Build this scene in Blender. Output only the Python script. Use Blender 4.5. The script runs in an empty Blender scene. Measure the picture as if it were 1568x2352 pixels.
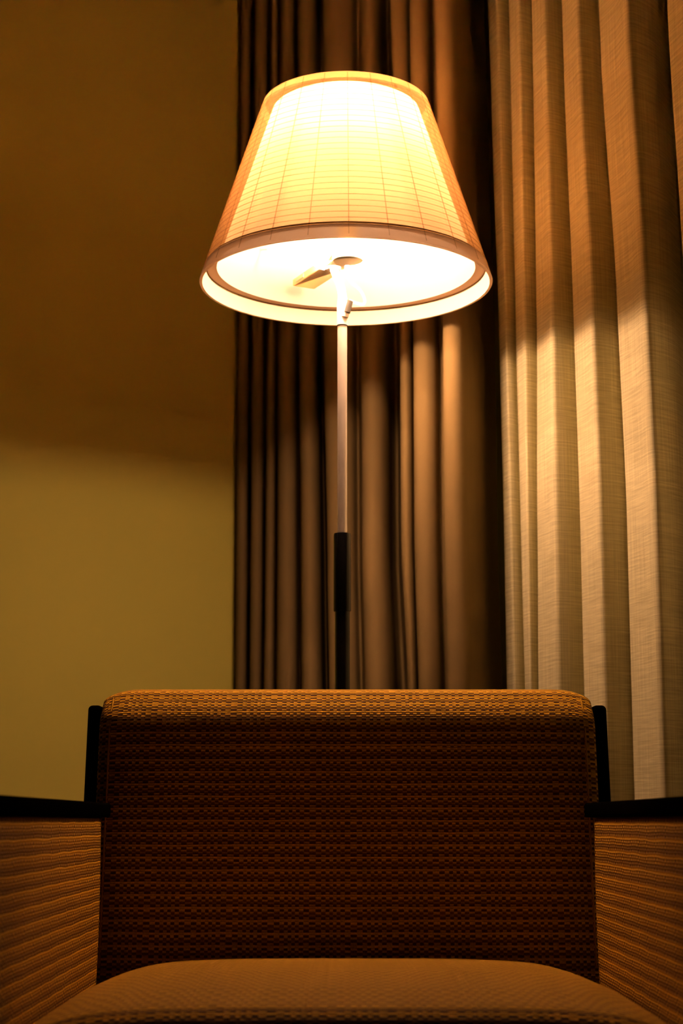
import bpy, bmesh, math, random
from mathutils import Vector, Matrix
random.seed(7)
sc = bpy.context.scene
PI = math.pi

# ------------------------------------------------------------------ camera
cam_d = bpy.data.cameras.new('camera')
cam = bpy.data.objects.new('camera', cam_d)
sc.collection.objects.link(cam)
cam.location = (0, 0, 0.58)
cam.rotation_euler = (PI / 2 + math.radians(10.05), 0, 0)
cam_d.sensor_fit = 'VERTICAL'
cam_d.sensor_height = 36.0
cam_d.lens = 4000 / 2352 * 36.0
cam_d.clip_start = 0.02
cam_d.dof.use_dof = True
cam_d.dof.focus_distance = 2.02
cam_d.dof.aperture_fstop = 9.0
sc.camera = cam

# ------------------------------------------------------------------ world and exposure
w = bpy.data.worlds.new('world'); sc.world = w
w.use_nodes = True
w.node_tree.nodes['Background'].inputs[0].default_value = (1.0, 0.6, 0.3, 1)
w.node_tree.nodes['Background'].inputs[1].default_value = 0.0006
sc.view_settings.view_transform = 'Standard'
sc.view_settings.look = 'None'
sc.view_settings.gamma = 1.0
sc.view_settings.use_curve_mapping = False
sc.view_settings.exposure = -0.55
sc.cycles.use_denoising = True
sc.cycles.max_bounces = 8
sc.cycles.diffuse_bounces = 3
sc.cycles.transparent_max_bounces = 24
sc.cycles.use_light_tree = False
sc.cycles.sample_clamp_indirect = 40.0
sc.cycles.use_adaptive_sampling = False
sc.cycles.caustics_reflective = False
sc.cycles.caustics_refractive = False

BULB_POWER = 2600.0
ADDED_TUBE_POWER = 470.0
BULB_COLOR = (1.0, 0.57, 0.35)

# ------------------------------------------------------------------ helpers
def link(o, parent=None):
    sc.collection.objects.link(o)
    if parent is not None:
        o.parent = parent
    return o

def tag(o, label=None, cat=None, kind=None, group=None):
    if label: o['label'] = label
    if cat: o['category'] = cat
    if kind: o['kind'] = kind
    if group: o['group'] = group
    return o

def empty(name, loc=(0, 0, 0)):
    o = bpy.data.objects.new(name, None)
    o.empty_display_size = 0.1
    o.location = loc
    return link(o)

def mesh_obj(name, verts, faces, mat, parent=None, uvs=None, smooth=True, edge_angle=None):
    me = bpy.data.meshes.new(name)
    me.from_pydata([tuple(v) for v in verts], [], faces)
    if uvs is not None:
        ul = me.uv_layers.new(name='UVMap')
        for poly in me.polygons:
            for li, vi in zip(poly.loop_indices, poly.vertices):
                ul.data[li].uv = uvs[vi]
    me.materials.append(mat)
    if smooth:
        for p in me.polygons: p.use_smooth = True
        if edge_angle is not None:
            me.set_sharp_from_angle(angle=math.radians(edge_angle))
    me.update()
    return link(bpy.data.objects.new(name, me), parent)

def bm_obj(name, bm, mat, parent=None, smooth=True, edge_angle=35):
    me = bpy.data.meshes.new(name)
    bmesh.ops.recalc_face_normals(bm, faces=bm.faces)
    bm.to_mesh(me); bm.free()
    me.materials.append(mat)
    if smooth:
        for p in me.polygons: p.use_smooth = True
        me.set_sharp_from_angle(angle=math.radians(edge_angle))
    return link(bpy.data.objects.new(name, me), parent)

def lathe(name, prof, mat, parent=None, n=72, center=(0, 0), closed=False, edge_angle=35):
    """prof: list of (r, z); closed loops back to the first point"""
    cx, cy = center
    m = len(prof); verts = []; faces = []
    for k in range(n):
        a = 2 * PI * k / n
        for r, z in prof:
            verts.append((cx + r * math.cos(a), cy + r * math.sin(a), z))
    segs = m if closed else m - 1
    for k in range(n):
        k2 = (k + 1) % n
        for i in range(segs):
            j = (i + 1) % m
            faces.append((k * m + i, k2 * m + i, k2 * m + j, k * m + j))
    bm = bmesh.new()
    vs = [bm.verts.new(v) for v in verts]
    for f in faces: bm.faces.new([vs[i] for i in f])
    bmesh.ops.remove_doubles(bm, verts=bm.verts, dist=1e-6)
    return bm_obj(name, bm, mat, parent, edge_angle=edge_angle)

def tube(name, pts, radii, mat, parent=None, n=16, caps=True, edge_angle=50):
    pts = [Vector(p) for p in pts]
    if not isinstance(radii, (list, tuple)): radii = [radii] * len(pts)
    verts = []; faces = []
    up = Vector((0, 0, 1)); prev = None
    for i, p in enumerate(pts):
        t = (pts[min(i + 1, len(pts) - 1)] - pts[max(i - 1, 0)]).normalized()
        if prev is None:
            ref = Vector((1, 0, 0)) if abs(t.x) < 0.9 else Vector((0, 1, 0))
            a = (ref - t * ref.dot(t)).normalized()
        else:
            a = (prev - t * prev.dot(t)).normalized()
        prev = a; b = t.cross(a)
        for k in range(n):
            an = 2 * PI * k / n
            verts.append(p + (a * math.cos(an) + b * math.sin(an)) * radii[i])
    for i in range(len(pts) - 1):
        for k in range(n):
            k2 = (k + 1) % n
            faces.append((i * n + k, i * n + k2, (i + 1) * n + k2, (i + 1) * n + k))
    if caps:
        faces.append(tuple(range(n - 1, -1, -1)))
        faces.append(tuple((len(pts) - 1) * n + k for k in range(n)))
    return mesh_obj(name, verts, faces, mat, parent, edge_angle=edge_angle)

def smooth_path(pts, m=8):
    """Catmull-Rom through the points"""
    P = [Vector(p) for p in pts]; out = []
    for i in range(len(P) - 1):
        p0 = P[max(i - 1, 0)]; p1 = P[i]; p2 = P[i + 1]; p3 = P[min(i + 2, len(P) - 1)]
        for k in range(m):
            t = k / m
            out.append(0.5 * ((2 * p1) + (p2 - p0) * t + (2 * p0 - 5 * p1 + 4 * p2 - p3) * t * t + (3 * p1 - p0 - 3 * p2 + p3) * t ** 3))
    out.append(P[-1])
    return out

def prism(name, poly, z0, z1, mat, parent=None, bevel=0.0, segs=3):
    bm = bmesh.new()
    lo = [bm.verts.new((x, y, z0)) for x, y in poly]
    hi = [bm.verts.new((x, y, z1)) for x, y in poly]
    n = len(poly)
    bm.faces.new(lo[::-1]); bm.faces.new(hi)
    for i in range(n):
        j = (i + 1) % n
        bm.faces.new((lo[i], lo[j], hi[j], hi[i]))
    if bevel:
        bmesh.ops.bevel(bm, geom=list(bm.edges), offset=bevel, segments=segs, profile=0.5, affect='EDGES')
    return bm_obj(name, bm, mat, parent)

def hexa(name, c8, mat, parent=None, bevel=0.003, segs=3):
    """box from eight corners: four bottom (ccw) then four top"""
    bm = bmesh.new()
    v = [bm.verts.new(c) for c in c8]
    for f in ((3, 2, 1, 0), (4, 5, 6, 7), (0, 1, 5, 4), (1, 2, 6, 5), (2, 3, 7, 6), (3, 0, 4, 7)):
        bm.faces.new([v[i] for i in f])
    if bevel:
        bmesh.ops.bevel(bm, geom=list(bm.edges), offset=bevel, segments=segs, profile=0.5, affect='EDGES')
    return bm_obj(name, bm, mat, parent)

def box(name, x0, x1, y0, y1, z0, z1, mat, parent=None, bevel=0.003):
    return hexa(name, [(x0, y0, z0), (x1, y0, z0), (x1, y1, z0), (x0, y1, z0),
                       (x0, y0, z1), (x1, y0, z1), (x1, y1, z1), (x0, y1, z1)], mat, parent, bevel)

# ------------------------------------------------------------------ materials
class NT:
    """tiny node-tree writer"""
    def __init__(self, name):
        self.m = bpy.data.materials.new(name); self.m.use_nodes = True
        self.t = self.m.node_tree; self.t.nodes.clear()
        self.out = self.t.nodes.new('ShaderNodeOutputMaterial')
    def n(self, typ, **kw):
        nd = self.t.nodes.new(typ)
        for k, v in kw.items(): setattr(nd, k, v)
        return nd
    def put(self, sock, v):
        if hasattr(v, 'is_output') or isinstance(v, bpy.types.NodeSocket): self.t.links.new(v, sock)
        elif v is not None:
            if isinstance(v, tuple) and len(v) == 3 and sock.type == 'RGBA': v = v + (1,)
            sock.default_value = v
    def math(self, op, a, b=None, c=None, clamp=False):
        nd = self.n('ShaderNodeMath', operation=op, use_clamp=clamp)
        self.put(nd.inputs[0], a)
        if b is not None: self.put(nd.inputs[1], b)
        if c is not None: self.put(nd.inputs[2], c)
        return nd.outputs[0]
    def mix(self, f, a, b):
        nd = self.n('ShaderNodeMix', data_type='RGBA')
        self.put(nd.inputs[0], f); self.put(nd.inputs[6], a); self.put(nd.inputs[7], b)
        return nd.outputs[2]
    def noise(self, vec, scale, detail=3.0, rough=0.5):
        nd = self.n('ShaderNodeTexNoise')
        if vec is not None: self.put(nd.inputs['Vector'], vec)
        nd.inputs['Scale'].default_value = scale; nd.inputs['Detail'].default_value = detail
        nd.inputs['Roughness'].default_value = rough
        return nd.outputs['Fac']
    def remap(self, v, a, b, c, d):
        nd = self.n('ShaderNodeMapRange')
        self.put(nd.inputs[0], v)
        for i, x in enumerate((a, b, c, d)): nd.inputs[i + 1].default_value = x
        return nd.outputs[0]
    def uv(self, sx=1, sy=1, sz=1):
        tc = self.n('ShaderNodeTexCoord')
        mp = self.n('ShaderNodeMapping'); mp.inputs['Scale'].default_value = (sx, sy, sz)
        self.t.links.new(tc.outputs['UV'], mp.inputs[0]); return mp.outputs[0]
    def obj(self, sx=1, sy=1, sz=1):
        tc = self.n('ShaderNodeTexCoord')
        mp = self.n('ShaderNodeMapping'); mp.inputs['Scale'].default_value = (sx, sy, sz)
        self.t.links.new(tc.outputs['Object'], mp.inputs[0]); return mp.outputs[0]
    def bump(self, h, strength, dist):
        nd = self.n('ShaderNodeBump')
        nd.inputs['Strength'].default_value = strength; nd.inputs['Distance'].default_value = dist
        self.put(nd.inputs['Height'], h); return nd.outputs[0]
    def bsdf(self, color, rough=0.6, metal=0.0, spec=0.5, normal=None, sheen=0.0):
        nd = self.n('ShaderNodeBsdfPrincipled')
        self.put(nd.inputs['Base Color'], color)
        self.put(nd.inputs['Roughness'], rough); nd.inputs['Metallic'].default_value = metal
        nd.inputs['Specular IOR Level'].default_value = spec
        if sheen: nd.inputs['Sheen Weight'].default_value = sheen
        if normal is not None: self.put(nd.inputs['Normal'], normal)
        return nd.outputs[0]
    def shader(self, typ, color, normal=None, rough=None):
        nd = self.n(typ); self.put(nd.inputs[0], color)
        if rough is not None: nd.inputs['Roughness'].default_value = rough
        if normal is not None: self.put(nd.inputs['Normal'], normal)
        return nd.outputs[0]
    def mixs(self, f, a, b):
        nd = self.n('ShaderNodeMixShader'); self.put(nd.inputs[0], f)
        self.t.links.new(a, nd.inputs[1]); self.t.links.new(b, nd.inputs[2]); return nd.outputs[0]
    def done(self, s):
        self.t.links.new(s, self.out.inputs[0]); return self.m

def mat_simple(name, col, rough=0.5, metal=0.0, spec=0.5, var=0.06, scale=40):
    k = NT(name)
    f = k.noise(k.obj(), scale, 1)
    c = k.mix(f, tuple(x * (1 - var) for x in col), tuple(min(1, x * (1 + var)) for x in col))
    return k.done(k.bsdf(c, rough, metal, spec))

def mat_wall():
    k = NT('painted_wall')
    v = k.obj()
    f = k.noise(v, 1.3, 1); g = k.noise(v, 420, 2, 0.7)
    c = k.mix(f, (0.49, 0.44, 0.085), (0.52, 0.465, 0.09))
    return k.done(k.bsdf(c, 0.75, spec=0.15, normal=k.bump(g, 0.25, 0.0006)))

def mat_drape():
    k = NT('drape_cloth')
    v = k.uv(1, 1, 1)
    g = k.noise(k.uv(900, 900, 1), 1.0, 2, 0.6)
    h = k.noise(k.uv(60, 8, 1), 1.0, 3)
    c = k.mix(k.math('MULTIPLY_ADD', g, 0.6, k.math('MULTIPLY', h, 0.4)), (0.125, 0.086, 0.034), (0.185, 0.128, 0.052))
    return k.done(k.bsdf(c, 0.95, spec=0.0, normal=k.bump(g, 0.3, 0.0005)))

def mat_sheer():
    k = NT('sheer_linen')
    # slubs: long irregular yarns, horizontal and vertical
    hz = k.noise(k.uv(14, 420, 1), 1.0, 3, 0.65)
    vt = k.noise(k.uv(520, 7, 1), 1.0, 3, 0.6)
    th = k.math('ADD', k.math('MULTIPLY', hz, 0.6), k.math('MULTIPLY', vt, 0.4))
    dens = k.remap(th, 0.36, 0.62, 0.0, 1.0)
    col = k.mix(dens, (0.60, 0.54, 0.30), (0.82, 0.76, 0.45))
    nrm = k.bump(th, 0.35, 0.0006)
    d = k.shader('ShaderNodeBsdfDiffuse', col, nrm)
    tr = k.shader('ShaderNodeBsdfTranslucent', col, nrm)
    body = k.mixs(0.22, d, tr)
    clear = k.shader('ShaderNodeBsdfTransparent', (1, 1, 1))
    return k.done(k.mixs(k.remap(th, 0.36, 0.62, 0.16, 0.03), body, clear))

def mat_weave():
    k = NT('woven_upholstery')
    tc = k.n('ShaderNodeTexCoord'); sp = k.n('ShaderNodeSeparateXYZ')
    k.t.links.new(tc.outputs['UV'], sp.inputs[0])
    u, v = sp.outputs[0], sp.outputs[1]
    wob = k.noise(k.uv(16, 70, 1), 1.0, 3)
    v = k.math('ADD', v, k.math('MULTIPLY', k.math('SUBTRACT', wob, 0.5), 0.0030))
    # columns about 5 mm wide, wider and narrower in turn
    ph = k.math('ADD', k.math('MULTIPLY', u, 1 / 0.0050), k.math('MULTIPLY', k.math('SINE', k.math('MULTIPLY', u, 2 * PI / 0.045)), 0.43))
    row = k.math('MULTIPLY', v, 1 / 0.0027)
    par = k.math('MODULO', k.math('ADD', k.math('FLOOR', k.math('ADD', ph, 4000)), k.math('FLOOR', k.math('ADD', row, 4000))), 2.0)
    cyc = k.math('MODULO', k.math('ADD', k.math('FLOOR', row), 4000), 5.0)      # five-row repeat
    def is_row(n): return k.math('COMPARE', cyc, float(n), 0.1)
    f = k.math('MULTIPLY', is_row(0), k.math('MULTIPLY_ADD', par, 0.30, 0.68))
    for n_, lo, hi in ((1, 0.08, 0.95), (2, 0.20, 0.80), (3, 0.12, 0.42), (4, 0.06, 0.62)):
        f = k.math('ADD', f, k.math('MULTIPLY', is_row(n_), k.math('MULTIPLY_ADD', par, hi - lo, lo)))
    yarn = k.noise(k.uv(400, 700, 1), 1.0, 2)
    f = k.math('MULTIPLY', f, k.remap(yarn, 0.3, 0.7, 0.75, 1.1))
    col = k.mix(k.math('MINIMUM', f, 1.0), (0.062, 0.015, 0.002), (0.97, 0.52, 0.015))
    hh = k.math('MULTIPLY', k.math('ABSOLUTE', k.math('SINE', k.math('MULTIPLY', row, PI))),
                k.math('MULTIPLY_ADD', k.math('ABSOLUTE', k.math('SINE', k.math('MULTIPLY', ph, PI))), 0.6, 0.4))
    nrm = k.bump(k.math('MULTIPLY', hh, k.math('MULTIPLY_ADD', par, 0.6, 0.5)), 0.7, 0.0012)
    return k.done(k.bsdf(col, 0.85, spec=0.12, normal=nrm))

def mat_carpet():
    k = NT('carpet')
    g = k.noise(k.obj(), 300, 4, 0.7); h = k.noise(k.obj(), 4, 3)
    c = k.mix(g, (0.05, 0.035, 0.02), k.mix(h, (0.10, 0.07, 0.04), (0.13, 0.09, 0.05)))
    return k.done(k.bsdf(c, 0.95, spec=0.05, normal=k.bump(g, 0.8, 0.004)))

def mat_diffuser():
    k = NT('opal_diffuser')
    f = k.noise(k.obj(), 30, 2)
    c = k.mix(f, (0.95, 0.66, 0.37), (0.96, 0.68, 0.38))
    tr = k.shader('ShaderNodeBsdfTranslucent', c)
    d = k.shader('ShaderNodeBsdfDiffuse', (0.42, 0.38, 0.33))
    return k.done(k.mixs(0.79, tr, d))

def mat_shell(name, haze, col, dif=0.45):
    k = NT(name)
    f = k.noise(k.obj(), 60, 2)
    c = k.mix(f, tuple(x * 0.96 for x in col), col)
    tr = k.shader('ShaderNodeBsdfTranslucent', c); d = k.shader('ShaderNodeBsdfDiffuse', c)
    milk = k.mixs(dif, tr, d)
    clear = k.shader('ShaderNodeBsdfTransparent', (0.97, 0.95, 0.90))
    body = k.mixs(haze, clear, milk)
    fr = k.n('ShaderNodeFresnel'); fr.inputs['IOR'].default_value = 1.35
    gl = k.shader('ShaderNodeBsdfGlossy', (1, 1, 1), rough=0.12)
    return k.done(k.mixs(k.math('MULTIPLY', fr.outputs[0], 0.25), body, gl))

def mat_emit(name, col, strength):
    k = NT(name)
    e = k.n('ShaderNodeEmission'); k.put(e.inputs[0], col); e.inputs[1].default_value = strength
    return k.done(e.outputs[0])

def mat_glass():
    k = NT('window_glass')
    fr = k.n('ShaderNodeFresnel'); fr.inputs['IOR'].default_value = 1.45
    f = k.noise(k.obj(), 2, 2)
    tr = k.shader('ShaderNodeBsdfTransparent', k.mix(f, (0.82, 0.85, 0.84), (0.86, 0.88, 0.87)))
    gl = k.shader('ShaderNodeBsdfGlossy', (1, 1, 1), rough=0.02)
    return k.done(k.mixs(fr.outputs[0], tr, gl))

M_WALL = mat_wall(); M_DRAPE = mat_drape(); M_SHEER = mat_sheer(); M_WEAVE = mat_weave(); M_CARPET = mat_carpet()
M_DIFF = mat_diffuser()
M_SHELL = mat_shell('clear_shade_plastic', 0.19, (1.0, 0.76, 0.48))
M_RIB = mat_shell('shade_rib_plastic', 0.22, (0.86, 0.56, 0.24))
M_BAND = mat_shell('milky_shade_rim', 0.80, (0.92, 0.70, 0.48), 0.94)
M_TOPR = mat_shell('milky_top_rim', 0.85, (0.95, 0.74, 0.54), 0.25)
M_RING = mat_simple('diffuser_ring_plastic', (0.34, 0.24, 0.12), 0.6)
M_WHITE = mat_simple('white_enamel', (0.80, 0.74, 0.66), 0.35)
M_METAL = mat_simple('satin_metal_pole', (0.78, 0.72, 0.64), 0.32, 0.35)
M_BLACK = mat_simple('gloss_black_metal', (0.006, 0.006, 0.006), 0.18, 0.0, 0.4)
M_WOOD = mat_simple('black_stained_wood', (0.002, 0.0015, 0.001), 0.7, 0.0, 0.0)
M_GREY = mat_simple('dark_rubber_grommet', (0.06, 0.055, 0.04), 0.5)
M_OPAL = mat_shell('opal_plastic', 0.97, (0.90, 0.68, 0.38), 0.50)
M_CORD = mat_shell('clear_cord', 0.7, (0.85, 0.75, 0.6))
M_TRIM = mat_simple('window_frame_paint', (0.10, 0.09, 0.07), 0.5)
M_BULB = mat_emit('lamp_bulb_glow', BULB_COLOR, BULB_POWER)
M_ADDED_TUBE = mat_emit('added_tube_glow', BULB_COLOR, ADDED_TUBE_POWER)  # glow of the added ring tube
M_CEIL = mat_simple('ceiling_paint', (0.20, 0.18, 0.14), 0.8, spec=0.1)

# ------------------------------------------------------------------ plan of the corner
LX, LY = 0.006, 2.265                     # lamp axis
AL = math.radians(57.4)
NR = Vector((math.sin(AL), math.cos(AL)))  # towards the window wall
DR = Vector((math.cos(AL), -math.sin(AL))) # along the window wall, towards the viewer's right
def plan(t, a):
    return (LX + NR.x * a + DR.x * t, LY + NR.y * a + DR.y * t)
T_LEFT = -0.772        # plane of the plain wall
A_WIN = 0.46           # plane of the window wall
CEIL = 2.55

# ------------------------------------------------------------------ the room
def slab_plan(name, quad, z0, z1, mat, parent=None):
    return prism(name, quad, z0, z1, mat, parent)

q = [plan(T_LEFT - 0.12, A_WIN + 0.2), plan(T_LEFT - 0.12, -2.9), plan(3.2, -2.9), plan(3.2, A_WIN + 0.2)]
tag(slab_plan('floor', q, -0.1, 0.0, M_CARPET), 'dark brown carpeted floor under the armchair', kind='structure')
tag(slab_plan('ceiling', q, CEIL, CEIL + 0.1, M_CEIL), 'plain ceiling above the lamp corner', kind='structure')
tag(slab_plan('wall_left', [plan(T_LEFT - 0.12, A_WIN + 0.2), plan(T_LEFT - 0.12, -2.9), plan(T_LEFT, -2.9), plan(T_LEFT, A_WIN + 0.2)],
              0, CEIL, M_WALL), 'plain olive beige painted wall beside the drape, lit in an arch', kind='structure')
# window wall with an opening
T0, T1, Z0, Z1 = -0.02, 2.2, 0.12, 2.4
bm = bmesh.new()
def add_prism(bm, quad, z0, z1):
    lo = [bm.verts.new((x, y, z0)) for x, y in quad]; hi = [bm.verts.new((x, y, z1)) for x, y in quad]
    bm.faces.new(lo[::-1]); bm.faces.new(hi)
    for i in range(4):
        j = (i + 1) % 4; bm.faces.new((lo[i], lo[j], hi[j], hi[i]))
def tq(t0, t1, a0, a1): return [plan(t0, a0), plan(t1, a0), plan(t1, a1), plan(t0, a1)]
add_prism(bm, tq(T_LEFT, T0, A_WIN, A_WIN + 0.2), 0, CEIL)
add_prism(bm, tq(T0, T1, A_WIN, A_WIN + 0.2), 0, Z0)
add_prism(bm, tq(T0, T1, A_WIN, A_WIN + 0.2), Z1, CEIL)
add_prism(bm, tq(T1, 3.2, A_WIN, A_WIN + 0.2), 0, CEIL)
tag(bm_obj('wall_back', bm, M_WALL, smooth=False), 'olive beige window wall hidden behind the curtains', kind='structure')
win = empty('window_1', (*plan(T0, A_WIN), Z0))
tag(win, 'dark night window behind the sheer curtain', kind='structure')
def wpart(name, t0, t1, a0, a1, z0, z1, mat):
    o = prism(name, tq(t0, t1, a0, a1), z0, z1, mat, None, 0.003)
    o.parent = win; o.matrix_parent_inverse = Matrix.Translation(-Vector(win.location))
    return o
FA, FB = A_WIN + 0.07, A_WIN + 0.12
wpart('window_frame', T0, T0 + 0.06, FA, FB, Z0, Z1, M_TRIM)
wpart('window_frame', T1 - 0.06, T1, FA, FB, Z0, Z1, M_TRIM)
wpart('window_frame', T0 + 0.06, T1 - 0.06, FA, FB, Z0, Z0 + 0.06, M_TRIM)
wpart('window_frame', T0 + 0.06, T1 - 0.06, FA, FB, Z1 - 0.06, Z1, M_TRIM)
wpart('pane', T0 + 0.05, T1 - 0.05, FA + 0.02, FA + 0.028, Z0 + 0.05, Z1 - 0.05, mat_glass())

# ------------------------------------------------------------------ curtains
ZK = [0.3, .75, 1.0, 1.3, 1.65, 1.9]
def interp(z, ys):
    if z <= ZK[0]: return ys[0]
    if z >= ZK[-1]: return ys[-1] + (ys[-1] - ys[-2]) / (ZK[-1] - ZK[-2]) * min(z - ZK[-1], 0.3) * 0.6
    for i in range(len(ZK) - 1):
        if z <= ZK[i + 1]:
            s = (z - ZK[i]) / (ZK[i + 1] - ZK[i]); s = s * s * (3 - 2 * s) * 0.5 + s * 0.5
            return ys[i] + (ys[i + 1] - ys[i]) * s

def cloth(name, profile, z0, z1, mat, nz=60, parent=None, thick=0.0016):
    """profile(z) gives a list of (t, a) points, always the same number"""
    verts = []; faces = []; uvs = []
    n = len(profile(1.0))
    for j in range(nz + 1):
        z = z0 + (z1 - z0) * j / nz
        arc = 0; last = None
        for (t, a) in profile(z):
            if last is not None: arc += math.hypot(t - last[0], a - last[1])
            last = (t, a)
            x, y = plan(t, a); verts.append((x, y, z)); uvs.append((arc, z))
    for j in range(nz):
        for i in range(n - 1):
            faces.append((j * n + i, j * n + i + 1, (j + 1) * n + i + 1, (j + 1) * n + i))
    o = mesh_obj(name, verts, faces, mat, parent, uvs)
    return o

# left edge of each fold of the heavy drape, as a bearing x / y from the armchair's front, at the heights ZK
FOLD = [
     [-0.06059, -0.06059, -0.06095, -0.06153, -0.06192, -0.06205] ,
     [-0.05261, -0.05261, -0.05253, -0.05282, -0.05303, -0.05303] ,
     [-0.04438, -0.04438, -0.04402, -0.04411, -0.04382, -0.04337] ,
     [-0.0369, -0.0369, -0.03718, -0.03726, -0.03724, -0.03724] ,
     [-0.02269, -0.02269, -0.02338, -0.02448, -0.02566, -0.02647] ,
     [-0.00698, -0.00698, -0.0083, -0.01014, -0.01091, -0.01118] ,
     [0.01346, 0.01346, 0.01171, 0.0116, 0.01186, 0.01204] ,
     [0.03815, 0.03815, 0.03459, 0.03463, 0.03174, 0.02973] ,
     [0.04438, 0.04438, 0.0425, 0.04267, 0.04229, 0.04205] ,
     [0.06108, 0.06108, 0.05989, 0.06023, 0.05794, 0.05679] ,
     ]
SHARE = [0.90, 0.92, 0.90, 0.96, 0.76, 0.93, 0.70, 1.00, 0.90]    # how much of the spacing the plump front of a fold takes
BACK = [0.030, 0.032, 0.030, 0.045, 0.045, 0.050, 0.050, 0.030, 0.042]
AFRONT = [.250, .250, .250, .248, .246, .246, .246, .232, .226, .222]
def front_y(m, a):                     # where the bearing m meets the plane at distance a
    return (a + LX * NR.x + LY * NR.y) / (m * NR.x + NR.y)
def to_ta(m, y):
    dx, dy = m * y - LX, y - LY
    return (dx * DR.x + dy * DR.y, dx * NR.x + dy * NR.y, 0)
def drape_profile(z):
    E_ = [interp(z, r) for r in FOLD]
    ctl = []
    for i in range(len(E_) - 1):
        w = (E_[i + 1] - E_[i]) * SHARE[i]; d = BACK[i] + 0.004 * math.sin(1.3 * z + 2 * i)
        y = front_y(E_[i] + 0.4 * w, AFRONT[i])
        for u, v in ((0.10, 0.95), (0.0, 0.50), (0.09, 0.17), (0.33, 0.0), (0.58, 0.05), (0.82, 0.34), (1.0, 1.0)):
            ctl.append(to_ta(E_[i] + u * w, y + v * d))
        if SHARE[i] < 0.8:             # deep narrow valley before the next fold
            g = E_[i + 1] - E_[i] - w
            ctl.append(to_ta(E_[i] + w + 0.30 * g, y + 2.3 * d)); ctl.append(to_ta(E_[i] + w + 0.85 * g, y + 2.6 * d))
    # last fold: a plump ridge, then the hem turns back towards the window
    e = E_[-1]; y = front_y(e + 0.0065, AFRONT[9]); px = 1 / 4000
    for u, dy in ((4, 0.032), (0, 0.016), (8, 0.005), (24, 0.0), (40, 0.003), (51, 0.014), (58, 0.036), (70, 0.070), (90, 0.110), (112, 0.150), (124, 0.172)):
        ctl.append(to_ta(e + u * px, y + dy))
    return [(p.x, p.y) for p in smooth_path(ctl, 5)]
o = cloth('drape_curtain', drape_profile, 0.015, CEIL - 0.002, M_DRAPE, nz=70)
tag(o, 'dark brown heavy drape hanging in deep folds behind the lamp', 'curtain')

# left edge of each fold of the sheer, bearing x / y at the heights ZK
SHEER = [
     [0.09479, 0.09474, 0.09454, 0.09361, 0.09114, 0.08973] ,
     [0.10521, 0.10504, 0.1043, 0.10356, 0.10308, 0.10286] ,
     [0.11241, 0.11271, 0.11399, 0.11602, 0.11679, 0.11705] ,
     [0.13896, 0.13895, 0.13895, 0.13799, 0.13576, 0.135] ,
     [0.166, 0.16606, 0.16626, 0.16408, 0.15858, 0.15723] ,
     [0.2062, 0.2063, 0.20666, 0.20428, 0.20038, 0.20009] ,
     ]
for k in range(1, 9): SHEER.append([v + (0.036 + 0.006 * math.sin(2.3 * k)) * k for v in SHEER[5]])
SBACK = [0.012, 0.012, 0.016, 0.018, 0.080, 0.04] + [0.035] * 10
def sheer_profile(z):
    E_ = [interp(z, r) for r in SHEER]; ctl = []
    for i in range(len(E_) - 1):
        w = E_[i + 1] - E_[i]; d = SBACK[i]
        a_ = 0.335 + 0.003 * math.sin(1.9 * i + 1.5 * z)
        y0 = front_y(E_[i], a_); dl = y0 - front_y(E_[i + 1], a_)
        f = 0.68
        for u, dy in ((0.06, 0.034), (0.0, 0.014), (0.05, 0.001), (0.22, -0.30 * dl), (0.40, -f * dl), (0.60, -f * dl - 0.02 * dl + 0.12 * d), (0.82, -f * dl + 0.45 * d), (1.0, -f * dl + d)):
            ctl.append(to_ta(E_[i] + u * w, y0 + dy))
    return [(p.x, p.y) for p in smooth_path(ctl, 4)]
o = cloth('sheer_curtain', sheer_profile, 0.012, CEIL - 0.002, M_SHEER, nz=70)
tag(o, 'pale beige translucent linen sheer curtain to the right of the dark drape', 'curtain')

# ------------------------------------------------------------------ floor lamp
lamp = empty('floor_lamp', (LX - 0.005, LY, 0))
tag(lamp, 'lit floor lamp with cone shade of gridded clear plastic on slim pole', 'floor lamp')
def adopt(o, p):
    o.parent = p
    o.matrix_parent_inverse = p.matrix_world.inverted()
    return o
bpy.context.view_layer.update()
PX = LX - 0.005                      # pole axis
C_P = (PX, LY); C_S = (LX, LY)
def L_(o, p=None): return adopt(o, p or lamp)

L_(lathe('base', [(0, 0.004), (0.125, 0.004), (0.13, 0.008), (0.13, 0.016), (0.126, 0.021), (0.02, 0.024), (0.013, 0.03), (0, 0.03)], M_BLACK, center=C_P))
L_(lathe('lower_pole', [(0.0005, 0.02), (0.0098, 0.02), (0.0098, 0.8550), (0.0005, 0.8550)], M_BLACK, center=C_P, n=32))
L_(lathe('grip', [(0.0098, 0.849), (0.0112, 0.8495), (0.0116, 0.851), (0.0116, 0.950), (0.0108, 0.9525), (0.0062, 0.953)], M_BLACK, center=C_P, n=40))
L_(lathe('upper_pole', [(0.0005, 0.86), (0.0064, 0.86), (0.0064, 1.2365), (0.0005, 1.2365)], M_METAL, center=C_P, n=32))
L_(lathe('joint_ring', [(0.0060, 1.2352), (0.0073, 1.2352), (0.0073, 1.2366), (0.0060, 1.2366)], M_BLACK, center=C_P, n=32, closed=True))
ZD = 1.328                            # underside of the lamp holder
neck_pts = smooth_path([(PX, LY, 1.2366), (PX, LY, 1.262), (PX, LY + 0.001, 1.278), (PX - 0.003, LY + 0.008, 1.296), (PX - 0.0095, LY + 0.024, 1.318), (PX - 0.013, LY + 0.032, 1.331)], 6)
L_(tube('neck', neck_pts, [0.0072 - 0.0016 * min(1, max(0, (p.z - 1.262) / 0.02)) for p in neck_pts], M_WHITE, n=20))
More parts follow.
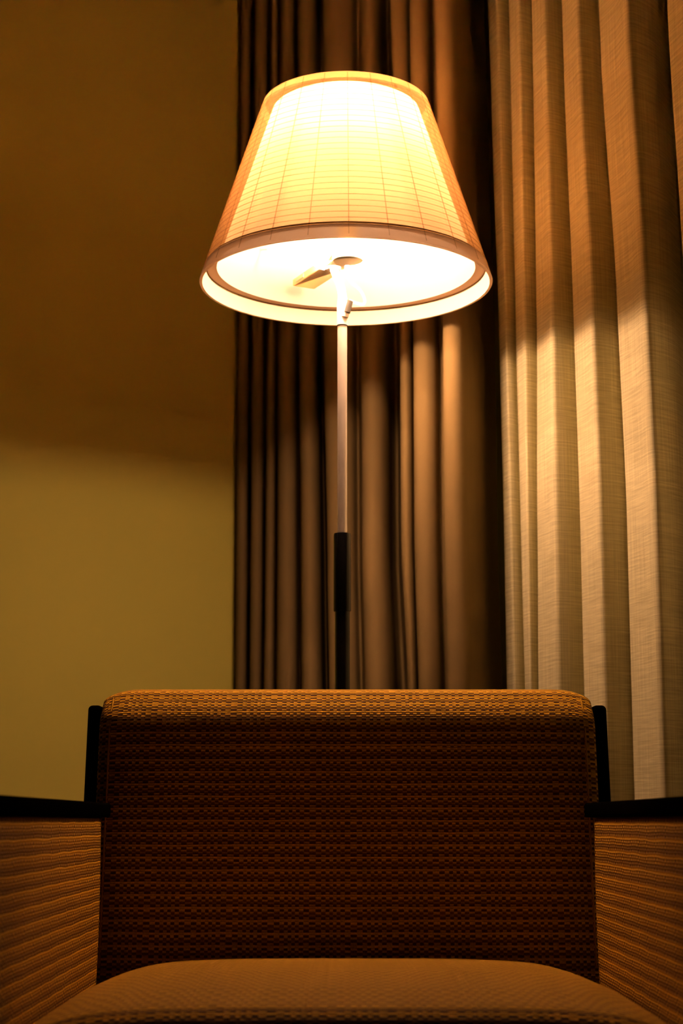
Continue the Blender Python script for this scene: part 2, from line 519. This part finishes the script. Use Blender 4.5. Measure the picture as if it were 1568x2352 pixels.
# cord outlet branch with dark end
L_(tube('cord_outlet', [(PX + 0.003, LY - 0.004, 1.247), (PX + 0.0075, LY - 0.005, 1.268)], [0.0052, 0.0056], M_WHITE))
L_(tube('grommet', [(PX + 0.0062, LY - 0.0065, 1.2525), (PX + 0.0098, LY - 0.0065, 1.2685)], [0.0046, 0.0050], M_GREY))
cord_pts = smooth_path([(PX + 0.0095, LY - 0.005, 1.270), (PX + 0.019, LY - 0.004, 1.2665), (PX + 0.028, LY, 1.266), (PX + 0.0305, LY + 0.004, 1.273), (PX + 0.025, LY + 0.01, 1.288), (PX + 0.012, LY + 0.02, 1.304), (PX + 0.0075, LY + 0.0235, 1.314), (PX + 0.0068, LY + 0.024, 1.328)], 6)
L_(tube('cord', cord_pts, 0.0019, M_CORD, n=10))
L_(tube('cord_gland', [(PX + 0.0068, LY + 0.024, 1.3175), (PX + 0.0068, LY + 0.024, 1.330)], [0.0034, 0.0040], M_WHITE))
# lamp holder: oval cup with a flat arm running back to the left
bx, by = -0.046 - 0.004, 2.3785 - 2.274
dirv = Vector((bx, by)).normalized(); perp = Vector((-dirv.y, dirv.x))
cx, cy = 0.0085, 2.268
outline = []
for k in range(21):                   # round end
    an = math.atan2(-dirv.y, -dirv.x) - PI * 0.60 + PI * 1.20 * k / 20
    outline.append((cx + 0.0215 * math.cos(an), cy + 0.0215 * math.sin(an)))
e = Vector((cx, cy))
for dl, wd in ((0.040, -0.0175), (0.130, -0.0170), (0.130, 0.0170), (0.040, 0.0175)):
    p = e + Vector((-0.0065, 0.004)) + dirv * dl - perp * wd
    outline.append((p.x, p.y))
holder = L_(prism('lamp_holder', outline, ZD, ZD + 0.010, M_OPAL, None, 0.0012, 2))
swp = e + Vector((-0.0065, 0.004)) + dirv * 0.103 + perp * 0.0175
swq = [swp + dirv * s1 * 0.013 + perp * s2 * 0.0015 for s1, s2 in ((-1, -1), (1, -1), (1, 1), (-1, 1))]
L_(prism('switch', [(v.x, v.y) for v in swq], ZD + 0.002, ZD + 0.008, M_CORD, None, 0.0006), holder)
bs = e + Vector((-0.006, 0.004)) + dirv * 0.024
L_(lathe('neck_boss', [(0.0056, ZD - 0.003), (0.0095, ZD - 0.003), (0.0105, ZD), (0.0105, ZD + 0.002), (0.0056, ZD + 0.002)], M_WHITE, center=(PX - 0.0125, LY + 0.031), n=28, closed=True), holder)
cup = L_(lathe('socket_cup', [(0.0005, ZD + 0.010), (0.0155, ZD + 0.010), (0.0155, ZD + 0.0155), (0.0135, ZD + 0.018), (0.0005, ZD + 0.018)], M_OPAL, center=(cx, cy), n=40))
L_(tube('screw', [(cx + 0.003, cy - 0.0185, 1.3415), (cx + 0.003, cy - 0.014, 1.3415)], 0.0028, M_RING), cup)
L_(tube('pull_knob', [(-0.026, 2.247, 1.3235), (-0.026, 2.247, 1.3305)], [0.0018, 0.0024], M_RING))
L_(tube('pull_cord', [(-0.026, 2.247, 1.330), (-0.042, 2.252, 1.368), (-0.05, 2.255, 1.40)], 0.0005, M_RING, n=6))
# bulb: opaque body, coloured dark against glare, flared to cut downward light under a glowing dome; low ring tube added
bulb = L_(lathe('bulb', [(0.0005, 1.344), (0.0130, 1.344), (0.0130, 1.372), (0.019, 1.405), (0.029, 1.468), (0.0320, 1.476), (0.0320, 1.480), (0.0005, 1.480)], M_RING, center=(cx, cy), n=32))
prof = [(0.0005, 1.480)]
for k in range(11):
    an = PI / 2 * k / 10
    prof.append((max(0.0005, 0.029 * math.cos(an)), 1.480 + 0.036 * math.sin(an)))
L_(lathe('dome', prof, M_BULB, center=(cx, cy), n=28), bulb)
ang_bar = math.atan2(dirv.y, dirv.x)
arc = [ang_bar + math.radians(22.0 + (316.0 * k / 24)) for k in range(25)]
L_(tube('added_ring_tube', [(cx + 0.044 * math.cos(t_), cy + 0.044 * math.sin(t_), 1.3330) for t_ in arc], 0.0080, M_ADDED_TUBE, n=8), bulb)  # added source, set low to throw the pool of light on wall and curtains

# shade profile
ZB, ZT, RB, RT = 1.294, 1.549, 0.1975, 0.114
def r_out(z): return RB + (RT - RB) * (z - ZB) / (ZT - ZB)
ZR = 1.3145                           # flat ring under the diffuser
# inner opal diffuser, open below, closed on top
def r_in(z): return 0.1745 + (0.0985 - 0.1745) * (z - ZR) / (1.546 - ZR)
diff = L_(lathe('diffuser', [(r_in(ZR + (1.5405 - ZR) * k / 14), ZR + (1.5405 - ZR) * k / 14) for k in range(15)] + [(0.094, 1.5445), (0.085, 1.546), (0.03, 1.547), (0.0005, 1.547)], M_DIFF, center=C_S, n=96))
L_(lathe('diffuser_ring', [(0.1748, ZR), (0.1885, ZR), (0.1885, ZR + 0.0022), (0.1748, ZR + 0.0022)], M_RING, center=C_S, n=96, closed=True), diff)
tb = (-0.106, 2.355, 1.376)
L_(tube('clip', [(tb[0] - 0.008, tb[1] + 0.007, tb[2] + 0.001), (tb[0] + 0.003, tb[1] - 0.003, tb[2] - 0.002)], 0.0025, M_WHITE), diff)
# outer clear shell
TH = 0.0022
ZBAND = 1.3125; ZTOP = 1.5405
def ring_prof(z0, z1, n, th=TH):
    zs = [z0 + (z1 - z0) * k / n for k in range(n + 1)]
    return [(r_out(z), z) for z in zs] + [(r_out(z) - th, z) for z in reversed(zs)]
shell = L_(lathe('shade', ring_prof(ZBAND, ZTOP, 6), M_SHELL, center=C_S, n=120, closed=True))
L_(lathe('bottom_rim', [(r_out(ZB), ZB)] + [(r_out(z), z) for z in (ZB + 0.004, ZBAND)] + [(r_out(ZBAND) - TH, ZBAND), (r_out(ZB) - 0.0045, ZB + 0.001), (r_out(ZB) - 0.0040, ZB - 0.001), (r_out(ZB) - 0.0005, ZB - 0.001)], M_BAND, center=C_S, n=120, closed=True), shell)
L_(lathe('top_rim', [(r_out(ZTOP), ZTOP), (r_out(ZT), ZT), (r_out(ZT) - 0.001, ZT + 0.001), (r_out(ZT) - 0.0035, ZT + 0.001), (r_out(ZTOP) - TH, ZTOP)], M_TOPR, center=C_S, n=120, closed=True), shell)
# grid: hoops and upright ribs, each a piece of its own
NH = 27
for k in range(NH):
    z = ZBAND + 0.001 + (ZTOP - ZBAND - 0.002) * k / (NH - 1)
    r = r_out(z); s = 0.0005
    L_(lathe('grid_hoop', [(r - 0.0003, z - s), (r + 0.0004, z - s), (r + 0.0004, z + s), (r - 0.0003, z + s)], M_RIB, center=C_S, n=96, closed=True, edge_angle=30), shell)
NV = 24
rib_me = None
for k in range(NV):
    an = -PI / 2 + 0.016 + 2 * PI * k / NV
    if rib_me is None:
        z0, z1 = ZB + 0.004, ZT - 0.001; wv = 0.0006
        vs = []
        for z in (z0, z1):
            r = r_out(z)
            vs += [(r - 0.0004, -wv, z), (r + 0.0005, -wv, z), (r + 0.0005, wv, z), (r - 0.0004, wv, z)]
        fs = [(3, 2, 1, 0), (4, 5, 6, 7), (0, 1, 5, 4), (1, 2, 6, 5), (2, 3, 7, 6), (3, 0, 4, 7)]
        rib_me = bpy.data.meshes.new('grid_rib'); rib_me.from_pydata(vs, [], fs); rib_me.materials.append(M_RIB); rib_me.update()
    o = link(bpy.data.objects.new('grid_rib', rib_me))
    o.matrix_world = Matrix.Translation((LX, LY, 0)) @ Matrix.Rotation(an, 4, 'Z')
    bpy.context.view_layer.update()
    mw = o.matrix_world.copy(); o.parent = shell; o.matrix_parent_inverse = shell.matrix_world.inverted() @ Matrix.Identity(4)

# ------------------------------------------------------------------ armchair
X0 = 0.0066
chair = empty('armchair', (X0, 1.62, 0)); bpy.context.view_layer.update()
tag(chair, 'low armchair in orange and rust woven cloth with black wooden frame', 'armchair')
def A_(o, p=None): return adopt(o, p or chair)

def loft(name, prof, xs, mat, inset_of, axis_point, closed=True, uscale=1.0):
    """sweep a closed (p, q) profile along s; near the ends it shrinks by inset_of(s).
    axis_point(s, p, q) -> xyz"""
    n = len(prof)
    # outward normals of profile
    nor = []
    for i in range(n):
        a = Vector(prof[i - 1]); b = Vector(prof[(i + 1) % n]); t = (b - a).normalized()
        nor.append(Vector((t.y, -t.x)))
    arc = [0.0]
    for i in range(1, n): arc.append(arc[-1] + (Vector(prof[i]) - Vector(prof[i - 1])).length)
    total = arc[-1] + (Vector(prof[0]) - Vector(prof[-1])).length
    verts = []; uvs = []; faces = []
    m = n + 1
    ulen = 0; prev = None
    for s in xs:
        d = inset_of(s)
        if prev is not None: ulen += math.hypot(s - prev[0], d - prev[1])
        prev = (s, d)
        for i in range(m):
            ii = i % n
            p = Vector(prof[ii]) - nor[ii] * d
            verts.append(axis_point(s, p.x, p.y)); uvs.append((ulen, arc[ii] if i < n else total))
    for j in range(len(xs) - 1):
        for i in range(n):
            faces.append((j * m + i, (j + 1) * m + i, (j + 1) * m + i + 1, j * m + i + 1))
    faces.append(tuple(range(n))); faces.append(tuple((len(xs) - 1) * m + i for i in range(n))[::-1])
    return mesh_obj(name, verts, faces, mat, None, uvs, edge_angle=70)

def rounded(poly, radii, seg=8):
    """closed polygon with rounded corners, ccw"""
    out = []; n = len(poly)
    for i in range(n):
        p = Vector(poly[i]); a = Vector(poly[i - 1]); b = Vector(poly[(i + 1) % n]); r = radii[i]
        if r == 0: out.append(tuple(p)); continue
        u = (a - p).normalized(); v = (b - p).normalized()
        ang = u.angle(v); dist = r / math.tan(ang / 2)
        s = p + u * dist; e_ = p + v * dist
        c = p + (u + v).normalized() * (r / math.sin(ang / 2))
        a0 = math.atan2((s - c).y, (s - c).x); a1 = math.atan2((e_ - c).y, (e_ - c).x)
        da = (a1 - a0 + PI) % (2 * PI) - PI
        for k in range(seg + 1):
            an = a0 + da * k / seg; out.append((c.x + r * math.cos(an), c.y + r * math.sin(an)))
    return out
def densify(prof, step):
    out = []; n = len(prof)
    for i in range(n):
        a = Vector(prof[i]); b = Vector(prof[(i + 1) % n]); k = max(1, int((b - a).length / step))
        for j in range(k): out.append(tuple(a + (b - a) * j / k))
    return out

def ends(half, rad, n_end=8, n_mid=24):
    xs = []
    for k in range(n_end): xs.append(-half + rad * (1 - math.cos(PI / 2 * k / n_end)))
    for k in range(n_mid + 1): xs.append(-half + rad + (2 * half - 2 * rad) * k / n_mid)
    for k in range(n_end - 1, -1, -1): xs.append(half - rad * (1 - math.cos(PI / 2 * k / n_end)))
    return xs
def inset_fn(half, rad, amount):
    def f(s):
        d = abs(s) - (half - rad)
        if d <= 0: return 0.0
        u = min(1.0, d / rad)
        return amount * (1 - math.sqrt(max(0.0, 1 - u * u)))
    return f

# backrest: profile in (y, z), front face leans back
def fy(z): return 1.957 + (z - 0.577) * 0.16
bz0, bz1, bt = 0.395, 0.733, 0.105
poly = [(fy(bz0), bz0), (fy(bz0) + bt - 0.03, bz0 - 0.008), (fy(bz1) + bt - 0.004, bz1 - 0.02), (fy(bz1) + bt - 0.025, bz1), (fy(bz1) + 0.030, bz1 - 0.006), (fy(0.699), 0.699)]
prof = densify(rounded(poly[::-1], [0.045, 0.030, 0.02, 0.012, 0.012, 0.016], 8), 0.02)
def area(p): return sum(p[i][0] * p[(i + 1) % len(p)][1] - p[(i + 1) % len(p)][0] * p[i][1] for i in range(len(p)))
if area(prof) < 0: prof = prof[::-1]
half = 0.281; rad = 0.040
def back_pt(s, y, z):
    k = (z - 0.577)
    bow = -0.006 * (1 - (s / half) ** 2)      # faint bulge towards the sitter
    return (X0 + s * (1 + 0.0), y + bow * (1 if y < fy(z) + 0.03 else 0), z)
backrest = A_(loft('backrest', prof, ends(half, rad), M_WEAVE, inset_fn(half, rad, 0.014), back_pt))
tag(backrest, 'woven orange rust back cushion with a rounded top edge')
# seam piping round the front edge of the back cushion
for sgn in (-1, 1):
    pts = []
    for k in range(22):
        z = bz0 + 0.03 + (bz1 - 0.072 - bz0 - 0.03) * k / 21
        pts.append((X0 + sgn * (half - 0.013), fy(z) + 0.0005, z))
    for k in range(1, 8):
        an = PI / 2 * k / 7
        pts.append((X0 + sgn * (half - 0.013), fy(bz1 - 0.068) + 0.004 + 0.060 * (1 - math.cos(an)), bz1 - 0.068 + 0.060 * math.sin(an)))
    A_(tube('piping', pts, 0.0010, M_WEAVE, n=8), backrest)

# seat cushion: profile in (y, z)
sf, sb_ = 1.335, 1.925
def seat_top(y): return 0.446 - 0.010 * (y - sf) / (sb_ - sf) + 0.006 * math.sin(PI * (y - sf) / (sb_ - sf))
poly = [(sf, 0.335), (sb_, 0.335), (sb_, seat_top(sb_)), (1.80, seat_top(1.80)), (1.62, seat_top(1.62)), (1.45, seat_top(1.45)), (sf, seat_top(sf) - 0.004)]
prof = densify(rounded(poly, [0.02, 0.02, 0.035, 0, 0, 0, 0.030], 9), 0.02)
shalf = 0.2555; srad = 0.075
def seat_pt(s, y, z):
    u = abs(s) / shalf
    drop = 0.014 * u ** 4
    front = -0.012 * (1 - u * u) * max(0, (1.6 - y) / 0.3)
    return (X0 + s, y + front, z - (drop if z > 0.39 else 0))
seat = A_(loft('seat', prof, ends(shalf, srad), M_WEAVE, inset_fn(shalf, srad, 0.020), seat_pt))
tag(seat, 'woven golden brown seat cushion')

# arms
XI = 0.2625
for sgn in (-1, 1):
    # upholstered side panel, profile in (x outwards, z), swept along y
    pz0, pz1 = 0.30, 0.5835
    prof = densify(rounded([(XI, pz0), (XI + 0.040, pz0), (XI + 0.040, pz1), (XI, pz1)], [0.008, 0.008, 0.006, 0.005], 4), 0.02)
    y_r, y_f = 1.893, 0.99
    n = 40
    ys = [y_r - (1 - math.cos(PI / 2 * k / 6)) * 0.014 for k in range(6)] + [y_r - 0.014 - (y_r - y_f - 0.02) * k / n for k in range(n + 1)] + [y_f]
    def ins(s, y_r=y_r):
        d = s - (y_r - 0.014)
        return 0 if d <= 0 else 0.008 * (1 - math.sqrt(max(0, 1 - min(1, d / 0.014) ** 2)))
    def pt(s, x, z, sgn=sgn):
        lean = (z - 0.577) * 0.22 * max(0.0, (s - 1.4) / 0.5) 
        # cloth pulls in softly between the rails
        puff = -0.004 * math.sin(PI * min(1, max(0, (z - pz0) / (pz1 - pz0))))
        top = 0.012 * max(0, (z - 0.55) / 0.03) * 0
        return (X0 + sgn * (x + (puff if x < XI + 0.02 else 0)), s + lean, z)
    if sgn > 0: prof = prof
    panel = A_(loft('arm_panel', prof, ys, M_WEAVE, ins, pt))
    tag(panel, 'ribbed rust orange upholstered inner arm panel')
    # wooden rail on top of the panel
    def q3(x, y, z): return (X0 + sgn * x, y, z)
    pl = [(XI - 0.003, 0.95), (XI + 0.052, 0.95), (XI + 0.052, 2.035), (0.2835, 2.035), (0.2835, 1.948), (XI - 0.003, 1.940)]
    if sgn < 0: pl = pl[::-1]
    A_(prism('arm_rail', [(X0 + sgn * x, y) for x, y in pl], 0.5835, 0.5990, M_WOOD, None, 0.003))
    # rear post, leaning like the back, runs down to the floor as the rear leg
    def py(z): return 1.992 + (z - 0.577) * 0.16
    c = []
    for z, x0, x1 in ((0.0, 0.2835, 0.299), (0.711, 0.2825, 0.2985)):
        c += [q3(x0, py(z), z), q3(x1, py(z), z), q3(x1, py(z) + 0.05, z), q3(x0, py(z) + 0.05, z)]
    A_(hexa('back_post', c, M_WOOD, None, 0.005, 4))
    c = []
    for z in (0.0, 0.5835):
        c += [q3(XI + 0.004, 0.955, z), q3(XI + 0.046, 0.955, z), q3(XI + 0.046, 0.992, z), q3(XI + 0.004, 0.992, z)]
    A_(hexa('front_leg', c, M_WOOD, None, 0.004))
    c = [q3(XI + 0.002, 0.99, 0.27), q3(XI + 0.040, 0.99, 0.27), q3(XI + 0.040, 1.95, 0.27), q3(XI + 0.002, 1.95, 0.27),
         q3(XI + 0.002, 0.99, 0.30), q3(XI + 0.040, 0.99, 0.30), q3(XI + 0.040, 1.95, 0.30), q3(XI + 0.002, 1.95, 0.30)]
    A_(hexa('side_rail', c, M_WOOD, None, 0.003))
A_(box('front_rail', X0 - 0.264, X0 + 0.264, 1.315, 1.345, 0.275, 0.335, M_WOOD))
A_(box('rear_rail', X0 - 0.264, X0 + 0.264, 1.915, 1.94, 0.275, 0.335, M_WOOD))
